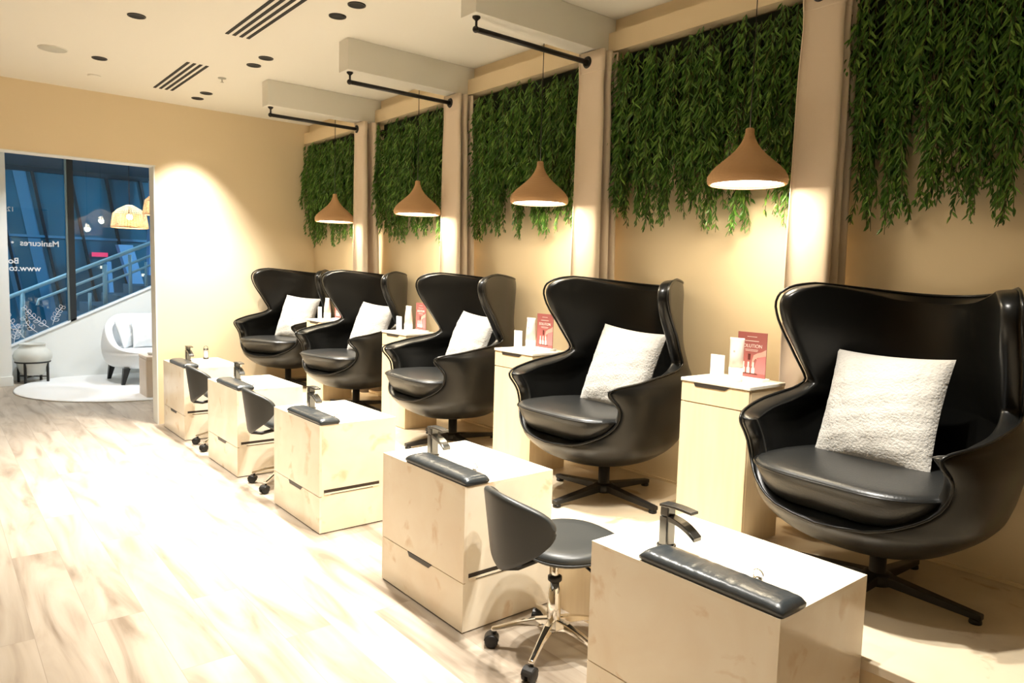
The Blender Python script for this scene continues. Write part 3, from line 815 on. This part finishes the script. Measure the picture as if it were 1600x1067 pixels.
curtain(3, 'beige curtain nearest the camera, rising behind the nearest cabinet', 5, 1.236, .026, .086, -.018, 4, .10)

# ------------------------------------------------------------------ hanging greenery
def leaf(mb, p, d, L, wd, rnd):
    d = d.normalized()
    a = Vector((rnd.uniform(-1, 1), rnd.uniform(-1, 1), rnd.uniform(-.4, .4)))
    s_ = d.cross(a)
    if s_.length < 1e-4: s_ = d.orthogonal()
    s_.normalize(); n = s_.cross(d)
    m1 = p + d * L * .38; tip = p + d * L - Vector((0, 0, L * .10)); m2 = p + d * L * .70 - Vector((0, 0, L * .03))
    k = n * wd * .25
    mb.add([p, m1 + s_ * wd * .5 + k, m1, m1 - s_ * wd * .5 + k, m2 + s_ * wd * .36 + k, m2, m2 - s_ * wd * .36 + k, tip],
           [(0, 1, 2), (0, 2, 3), (1, 4, 5, 2), (2, 5, 6, 3), (4, 7, 5), (5, 7, 6)])
def strand(mb, st_mb, x, y, z0, z1, rnd, dens=.021, spread=1.0, big=1.0):
    n = max(3, int((z0 - z1) / dens)); dx, dy = rnd.uniform(-.02, .02), rnd.uniform(-.05, .05); ph = rnd.uniform(0, 6)
    pts = []
    for k in range(n + 1):
        u = k / n; p = Vector((x + dx * u + .006 * math.sin(ph + 9 * u), y + dy * u * u + .008 * math.sin(ph * 2 + 7 * u), z0 + (z1 - z0) * u)); pts.append(p)
    for k, p in enumerate(pts):
        tp = 1 - .35 * (k / n) ** 4
        for q in range(2):
            a = rnd.uniform(0, 2 * PI); o = Vector((-abs(math.cos(a)) * .9 if rnd.random() < .72 else math.cos(a) * .5, math.sin(a), 0)) * rnd.uniform(.35, .85) * spread
            leaf(mb, p + Vector((0, 0, rnd.uniform(-.012, .012))), o + Vector((0, 0, -rnd.uniform(.45, 1.0))), rnd.uniform(.038, .060) * tp * big, rnd.uniform(.0085, .0125) * big, rnd)
    st_mb.tube(pts[::4] + [pts[-1] + Vector((rnd.uniform(-.008, .008), rnd.uniform(-.01, .01), -.03))], .0016, 3)
def greenery(i, y0, y1, label, tails, depth=.0):
    rnd = random.Random(100 + i)
    t = thing('hanging_greenery', label, 'hanging plant', (XW, (y0 + y1) / 2, 2.655), 0, 'leafy greenery panels on the planted wall')
    yo = (y0 + y1) / 2
    ln = [(rnd.uniform(y0, y1), rnd.uniform(.02, .10)) for _ in range(8)]
    def zlow(y):   # ragged lower edge of the dense mat
        g = 0
        for ty, tz in tails: g = max(g, (1 - min(1, abs(y - ty) / .07)) * .24)
        for ly, q in ln: g -= q * max(0, 1 - abs(y - ly) / .06)
        return 2.03 - g
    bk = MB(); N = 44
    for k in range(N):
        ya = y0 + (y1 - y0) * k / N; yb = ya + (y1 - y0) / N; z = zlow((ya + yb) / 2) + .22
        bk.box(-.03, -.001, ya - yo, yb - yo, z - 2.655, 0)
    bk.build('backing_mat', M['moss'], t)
    mb = MB(); sm = MB(); ns = int((y1 - y0) * 125)
    for k in range(ns):
        y = y0 + (y1 - y0) * (k + rnd.random()) / ns; dpt = rnd.uniform(.03, .115) * (1 if rnd.random() < .8 else 1.2)
        z1 = zlow(y) + rnd.uniform(-.05, .12); z0 = 2.645 - (rnd.random() ** 2) * .35
        strand(mb, sm, -dpt, y - yo, z0 - 2.655, z1 - 2.655, rnd, .024)
    # thicker, lifted tufts so the mat has depth
    for k in range(int((y1 - y0) * 42)):
        y = rnd.uniform(y0 + .02, y1 - .02); z0 = rnd.uniform(2.05, 2.62); z1 = max(zlow(y), z0 - rnd.uniform(.18, .42))
        if z1 < z0 - .08: strand(mb, sm, -rnd.uniform(.105, .145), y - yo, z0 - 2.655, z1 - 2.655, rnd, .02, 1.1, 1.1)
    f = mb.build('foliage', M['leaf'], t, fixn=False); f['kind'] = 'stuff'
    sm.build('stems', M['stem'], t, fixn=False)
    for ty, tz in tails:
        mb = MB(); sm = MB()
        for k in range(9):
            w2 = rnd.gauss(0, .022); strand(mb, sm, -rnd.uniform(.04, .115), ty + w2 - yo, 2.12 - 2.655 + rnd.uniform(-.05, .1), tz + abs(w2) * 2.4 + rnd.uniform(0, .09) - 2.655, rnd, .022, .8)
        o = mb.build('trailing_vine', M['leaf'], t, fixn=False); sm.build('vine_stem', M['stem'], o, fixn=False)
def tails(y0, y1, n, seed, lo=1.63, hi=1.74):
    r = random.Random(seed); return [(y0 + (y1 - y0) * (k + .5 + r.uniform(-.3, .3)) / n, r.uniform(lo, hi)) for k in range(n)]
greenery(0, 3.03, 4.33, 'leafy greenery panel in the far corner against the end wall', tails(3.05, 4.3, 8, 1))
greenery(1, 1.70, 2.88, 'leafy greenery panel between the two farthest curtains', tails(1.72, 2.86, 8, 2))
greenery(2, .38, 1.55, 'leafy greenery panel behind the third pendant lamp', tails(.40, 1.53, 8, 3))
greenery(3, -.96, .20, 'leafy greenery panel behind the largest pendant lamp', [(-.95 + .02, 1.66), (-.83, 1.69), (-.62, 1.66), (-.45, 1.65), (-.30, 1.74), (-.17, 1.69), (-.02, 1.66), (.13, 1.71)])
greenery(4, -2.35, -1.10, 'shaded leafy greenery panel nearest the camera, at the right edge', [(-1.20, 1.65), (-1.31, 1.645), (-1.47, 1.68), (-1.58, 1.665), (-1.70, 1.65), (-1.85, 1.68), (-2.0, 1.66), (-2.2, 1.66)])

# ------------------------------------------------------------------ ceiling fixtures
DL = [(.243, 3.96), (.243, 3.714), (.243, 2.611), (.243, 2.377), (.243, 1.284), (.243, 1.052), (-.61, 3.224), (-.61, 2.095)]
dl_l = ['black recessed downlight, farther of the pair near the end wall', 'black recessed downlight, nearer of the pair near the end wall', 'black recessed downlight, farther of the middle pair', 'black recessed downlight, nearer of the middle pair',
        'black recessed downlight, farther of the nearest pair', 'black recessed downlight, nearer of the nearest pair', 'small single black downlight beside the round speaker', 'single black downlight left of the long air vent']
def dl_proto():
    t = thing('downlight', '', 'downlight', group='black recessed ceiling downlights')
    MB().lathe([(.039, -.001), (.040, -.005), (.048, -.005), (.049, 0)], 32, caps=False).build('trim_ring', M['black'], t)
    MB().lathe([(.0395, -.004), (.030, -.0015), (.0001, -.001)], 32, caps=False).build('baffle', M['dark'], t)
    return t
d0 = dl_proto(); d0.location = (*DL[0], ZC); d0['label'] = dl_l[0]
for i in range(1, 8): dup(d0, (*DL[i], ZC), 0, dl_l[i])
t = thing('ceiling_speaker', 'round pale grey flush speaker in the ceiling at upper left', 'speaker', (-.888, 3.204, ZC))
MB().lathe([(.0001, -.006), (.080, -.006), (.083, -.004)], 36, caps=False).build('grille', M['grille'], t); MB().lathe([(.083, -.005), (.088, -.004), (.088, 0)], 36, caps=False).build('rim', M['ceil'], t)
def vent(y0, y1, label):
    t = thing('air_vent', label, 'air vent', (-.056, (y0 + y1) / 2, ZC), 0, 'four-slot black air vents in the ceiling')
    h = (y1 - y0) / 2
    for k in range(4): MB().box(-.066 + k * .0425 - .010, -.066 + k * .0425 + .010, -h, h, -.0035, 0).build('slot', M['dark'], t)
vent(2.87, 3.83, 'four-slot linear air vent in the ceiling, nearer the end wall')
vent(1.02, 2.045, 'four-slot linear air vent in the ceiling, cut by the upper edge')
t = thing('sprinkler_head', 'tiny white sprinkler head in the ceiling beside the far vent', 'sprinkler', (.188, 3.132, ZC))
MB().lathe([(.030, .0), (.030, -.004), (.005, -.005), (.005, -.03), (.013, -.031), (.013, -.033)], 16).build('head', M['grille'], t)
t = thing('smoke_detector', 'faint flat white disc in the ceiling near the end wall', 'detector', (-.554, 3.779, ZC))
MB().lathe([(.045, 0), (.045, -.005), (.03, -.008)], 24).build('cover', M['ceil'], t)

# ------------------------------------------------------------------ lounge furniture
R = [[(.27 + r * math.cos(2 * PI * k / 64), 6.80 + r * math.sin(2 * PI * k / 64), z) for k in range(64)] for r, z in ((1.17, 0), (1.175, .008), (1.16, .014))]
tag(MB().loft(R).build('round_rug', M['rug']), 'round white rug on the lounge floor under the white armchair', 'rug')
t = thing('plant_stand', 'low black metal plant stand by the lounge wall', 'plant stand', (-.645, 7.56, 0), .2)
MB().tube([(.175 * math.cos(a), .175 * math.sin(a), .25) for a in np.linspace(0, 2 * PI, 33)[:-1]], .010, 8, closed=True).build('ring', M['black'], t)
for k in range(4):
    a = PI / 4 + k * PI / 2; MB().box(-.011, .011, -.011, .011, 0, .25).build('leg', M['black'], t, loc=(.165 * math.cos(a), .165 * math.sin(a), 0), rot=(0, 0, a))
b = MB()
for a in (PI / 4, 3 * PI / 4): b.tube([(.165 * math.cos(a), .165 * math.sin(a), .075), (-.165 * math.cos(a), -.165 * math.sin(a), .075)], .007, 6)
b.build('cross_brace', M['black'], t)
t = thing('ceramic_pot', 'squat pale grey ceramic pot held in the black plant stand', 'pot', (-.645, 7.56, .088), 0)
MB().lathe([(.03, 0), (.10, .004), (.135, .04), (.155, .10), (.172, .16), (.195, .20), (.200, .24), (.180, .29), (.150, .318), (.132, .335), (.132, .365), (.142, .375), (.135, .380), (.118, .376), (.115, .33)], 40, caps=False).build('body', M['pot'], t)
MB().lathe([(.0001, .352), (.1165, .352)], 32, caps=False).build('opening', M['dark'], t)

# white tub armchair, facing the camera side (-Y)
t = thing('tub_armchair', 'white rounded tub armchair on the round rug', 'armchair', (.52, 7.10, .014), math.radians(4))
K = np.array([(.165, .30, .27, .28, 180), (.18, .40, .36, .37, 180), (.22, .46, .42, .42, 180), (.30, .495, .46, .45, 180), (.365, .51, .48, .46, 180), (.385, .512, .485, .46, 150), (.43, .512, .49, .455, 128), (.50, .505, .495, .44, 112), (.58, .49, .495, .42, 98), (.66, .465, .49, .4, 84), (.73, .43, .485, .4, 68), (.78, .39, .475, .4, 52), (.81, .34, .46, .4, 38)])
zs = np.linspace(.165, .81, 34); FF = [catmull(K[:, 0], K[:, c], zs) for c in range(1, 5)]; rows = []
for i, zz in enumerate(zs):
    a, bk, bf, tm = [q[i] for q in FF]
    if zz <= .366: tm = 180
    row = []
    for k in range(41):
        tt = math.radians(tm) * (-1 + k / 20); c, s_ = math.cos(tt), math.sin(tt)
        row.append((a * math.copysign(abs(s_) ** .85, s_), (bk * c ** .85 if c > 0 else -bf * (-c) ** .85), zz))
    rows.append(row)
o = MB().grid(rows).build('shell', M['chairwhite'], t, fixn=False, weld=True)
bm = bmesh.new(); bm.from_mesh(o.data); bmesh.ops.recalc_face_normals(bm, faces=bm.faces)
if sum(f.normal.dot(f.calc_center_median() - Vector((0, 0, .45))) for f in bm.faces) < 0: bmesh.ops.reverse_faces(bm, faces=bm.faces)
bm.to_mesh(o.data); bm.free()
o.modifiers.new('s', 'SOLIDIFY').thickness = .085; o.modifiers['s'].offset = -1; o.modifiers.new('u', 'SUBSURF').render_levels = 1
dg = bpy.context.evaluated_depsgraph_get(); dg.update(); o.data = bpy.data.meshes.new_from_object(o.evaluated_get(dg)); o.modifiers.clear()
out = [(.43 * math.copysign(abs(math.cos(a)) ** .7, math.cos(a)), -.02 + .42 * math.copysign(abs(math.sin(a)) ** .7, math.sin(a))) for a in np.linspace(0, 2 * PI, 41)[:-1]]
MB().loft(cushion_rings(out, [(.06, .26), (.02, .28), (0, .33), (.005, .37), (.03, .395), (.08, .40), (.2, .402)])).build('seat_cushion', M['chairwhite'], t)
for sx, sy in ((-1, -1), (1, -1), (-1, 1), (1, 1)):
    x, y = sx * .36, sy * .30
    R = [[(x + sx * dx + p * hw, y + q * hw, z) for p, q in ((-1, -1), (1, -1), (1, 1), (-1, 1))] for dx, hw, z in ((.02, .018, 0), (-.02, .035, .19))]
    MB().loft(R, smooth=False).build('leg', M['black'], t)
def place_pillow(w, h, th, seed, m, loc, lean, turn, roll, label):
    o = pillow_mesh(w, h, th, seed, .003, 24).build('lounge_pillow', m, weld=True)
    B = Matrix(((1, 0, 0), (0, 0, -1), (0, 1, 0))).to_4x4()
    o.matrix_world = Matrix.Translation(loc) @ Matrix.Rotation(math.radians(turn), 4, 'Z') @ Matrix.Rotation(math.radians(-lean), 4, 'X') @ B @ Matrix.Rotation(math.radians(roll), 4, 'Z')
    tag(o, label, 'cushion', 'white pillows in the tub armchair')
place_pillow(.36, .38, .13, 31, M['chairwhite'], (.30, 7.22, .60), 18, 50, 2, 'white pillow at the left side of the tub armchair')
place_pillow(.44, .40, .15, 32, M['chairwhite'], (.55, 7.14, .61), 18, 8, -2, 'white pillow in the middle of the tub armchair, overlapping the left one')

t = thing('side_table', 'pale wooden side table with slab legs beside the opening', 'side table', (.43, 5.93, 0), 0)
MB().box(-.235, .235, -.19, .19, .415, .455).build('tabletop', M['tablewood'], t, bevel=.012)
for sx in (-1, 1): MB().box(-.04, .04, -.17, .17, 0, .416).build('leg', M['tablewood'], t, bevel=.012, loc=(sx * .195, 0, 0))
tag(MB().lathe([(.03, 0), (.055, .004), (.06, .02), (.058, .032), (.03, .036)], 24).build('white_bowl', M['decal'], loc=(.30, 5.90, .456)), 'small white lidded dish on the pale side table', 'dish')

def rattan_proto():
    t = thing('rattan_lamp', '', 'pendant lamp', group='woven rattan pendant lamps in the lounge')
    pr = [(.188, 0), (.190, .01), (.180, .08), (.168, .15), (.12, .20), (.06, .235), (.03, .25)]
    m = MB()
    for k in range(40):
        a = 2 * PI * k / 40; m.tube([(r * math.cos(a), r * math.sin(a), z) for r, z in pr], .0032, 4)
    zs = [p[1] for p in pr]; rs_ = [p[0] for p in pr]
    for z in list(np.linspace(.0, .15, 14)) + [.17, .19, .21, .235, .25]:
        r = float(np.interp(z, zs, rs_)); m.tube([(r * math.cos(a), r * math.sin(a), z) for a in np.linspace(0, 2 * PI, 33)[:-1]], .0034 if z > .005 else .007, 4, closed=True)
    m.build('shade', M['rattan'], t, fixn=False)
    MB().sphere((0, 0, .12), .032).build('bulb', M['bulb'], t)
    MB().lathe([(.016, .15), (.018, .25)], 12).build('socket', M['black'], t)
    MB().tube([(0, 0, .25), (0, 0, 1.07)], .003, 6).build('cord', M['black'], t)
    return t
ra = rattan_proto(); ra.location = (.213, 6.5, 1.845); ra['label'] = 'woven rattan pendant lamp hanging in front of the lounge window'
c2 = dup(ra, (.455, 6.1, 1.985), .3, 'higher rattan pendant lamp half hidden by the opening edge')
for ch_ in c2.children:
    if ch_.name.startswith('cord'): ch_.scale = (1, 1, .915)

# ------------------------------------------------------------------ outside at dusk
struct(MB().box(-14, 16, 7.98, 40, -.5, -.42).build('pavement', M['ext_ground']))
t = thing('outdoor_stair', 'dark outdoor stair climbing to the right beyond the window', 'stair', (0, 8.8, -.42))
s_ = MB()
for k in range(24):
    x = -1.6 + k * .30; z = sill(x) - .06
    s_.box(x, x + .301, -.6, 1.2, max(0, z - .25 + .42), z + .42 + .02)
s_.build('steps', M['ext_ground'], t)
t = thing('handrail', 'pale steel handrail of three bars climbing beyond the window', 'handrail', (0, 8.8, 0))
def zl(x, a): return a + .461 * (x + .723)
MB().tube([(-1.4, 0, zl(-1.4, .982)), (3.2, 0, zl(3.2, .982))], .028, 12).build('top_rail', M['steel'], t)
MB().tube([(-.46, 0, zl(-.46, .73)), (-.44, 0, zl(-.42, .79)), (3.2, 0, zl(3.2, .805))], .019, 10).build('rail', M['steel'], t)
MB().tube([(-.02, 0, zl(-.02, .60)), (0.0, 0, zl(.02, .655)), (3.2, 0, zl(3.2, .68))], .017, 10).build('rail', M['steel'], t)
for x, r, tp in ((-.62, .028, .98), (.345, .030, .93), (.665, .024, .93), (.155, .022, .62), (.87, .018, .74), (1.3, .028, .93), (2.0, .028, .93), (2.7, .028, .93)):
    MB().tube([(x, 0, sill(x) - .1), (x, 0, zl(x, tp))], r, 10).build('post', M['steel'], t)
    
t = thing('office_building', 'blue glazed building with slanted mullions beyond the window', 'building', (0, 15, -.42))
MB().box(-14, 14, 0, .3, .2, 3.75).build('glazing', M['ext_glass'], t)
fr = MB(); 
for k in range(26):
    x = -6.5 + k * .66; fr.prism([(x + .62, 0), (x + .66, 0), (x + .05, 3.75), (x, 3.75)], -.12, 0, 'y')
fr.build('slanted_mullions', M['ext_frame'], t)
MB().box(-14, 14, -.10, 0, 2.35, 2.40).box(-14, 14, -.10, 0, .5, .6).build('transom', M['ext_glass2'], t)
MB().box(-14, 14, -4.2, .5, 3.75, 6.0).build('soffit', M['ext_dark'], t)
MB().box(-14, 14, -.16, .02, 3.66, 3.75).build('head_frame', M['ext_frame'], t)
for x, w_ in ((-.62, .16), (-.18, .22)):
    MB().prism([(x + .6, 0), (x + .6 + w_, 0), (x + w_, 3.66), (x, 3.66)], -.02, -.002, 'y').build('pale_pane', M['ext_glass2'], t)
for pts in (((2.02, .2), (2.22, .2), (1.72, 2.25), (1.45, 2.25)), ((1.98, .8), (2.12, .8), (2.4, 3.6), (2.1, 3.6)), ((1.30, .9), (1.38, .9), (1.32, 1.9), (1.24, 1.9))):
    MB().prism(pts, -1.2, -.9, 'y').build('slanted_column', M['ext_col'], t)
lw = MB()
for x, z in ((-.9, 2.6), (1.3, 1.75), (2.1, 1.6), (2.6, 2.75)): lw.box(x, x + .09, -.14, -.121, z, z + .06)
lw.build('lit_spots', M['ext_lit'], t)
MB().box(1.15, 1.45, -.14, -.121, 2.0, 2.09).build('red_light', M['red_lit'], t)

# ------------------------------------------------------------------ lights
def spot(loc, target, power, size, blend, col, r=.03):
    l = bpy.data.lights.new('spot', 'SPOT'); l.energy = power; l.spot_size = math.radians(size); l.spot_blend = blend; l.color = col; l.shadow_soft_size = r
    o = bpy.data.objects.new('spot_lamp', l); COL.objects.link(o); o.location = loc
    o.rotation_euler = (Vector(target) - Vector(loc)).to_track_quat('-Z', 'Y').to_euler(); return o
def point(loc, power, col, r=.04):
    l = bpy.data.lights.new('point', 'POINT'); l.energy = power; l.color = col; l.shadow_soft_size = r
    o = bpy.data.objects.new('point_lamp', l); COL.objects.link(o); o.location = loc; return o
WARM = (1.0, .95, .86); NEUT = (.95, .98, 1.0); COOL = (.80, .91, 1.0)
for k, (x, y) in enumerate(DL[:6]): spot((x, y, ZC - .02), (x, y, 0), 260, 80, .75, WARM)
for y, p in ((-.04, 235), (-.27, 235), (-1.30, 200), (-1.52, 200)): spot((.243, y, ZC - .02), (.22, y, 0), p, 72, .65, WARM)
for y, p in ((3.224, 220), (2.095, 260), (.966, 130), (-1.29, 95)): spot((-.61, y, ZC - .02), (-.58, y, 0), p, 80, .9, WARM)
for y in LY:
    l = bpy.data.lights.new('lamp_disc', 'AREA'); l.shape = 'DISK'; l.size = .28; l.energy = 7.5; l.color = (1, .83, .56)
    o = bpy.data.objects.new('lamp_disc', l); COL.objects.link(o); o.location = (1.1, y, 1.828)
for x, y, p in ((-2.3, 2.6, 60),): spot((x, y, ZC - .02), (x, y, 0), p, 110, 1, WARM, .06)  # added fill over the left of the room, with no fixture
for x, y, p in ((-.4, 6.5, 130), (.7, 6.5, 110), (1.6, 6.3, 80)): spot((x, y, ZC), (x, y, 0), p, 120, .8, NEUT if x < 0 else COOL, .05)
point((-2.6, 9.6, 3.1), 220, (.6, .85, 1.0), .1)  # added outdoor light without a lamp post, to brighten the handrails
point((3.4, 11.6, 2.9), 160, (.45, .75, 1.0), .1)  # second added outdoor light, unseen, from the right
point((.213, 6.5, 1.92), 9, (1, .8, .55)); point((.455, 6.1, 2.06), 9, (1, .8, .55))
wd = bpy.data.worlds.new('dusk'); scn.world = wd; wd.use_nodes = True
bg = wd.node_tree.nodes['Background']; bg.inputs['Color'].default_value = (.055, .33, .62, 1); bg.inputs['Strength'].default_value = 1.0
vs = scn.view_settings; vs.view_transform = 'Standard'; vs.look = 'None'; vs.exposure = 0.25; vs.gamma = 1; vs.use_curve_mapping = False
scn.cycles.max_bounces = 8; scn.cycles.diffuse_bounces = 5; scn.cycles.use_denoising = True
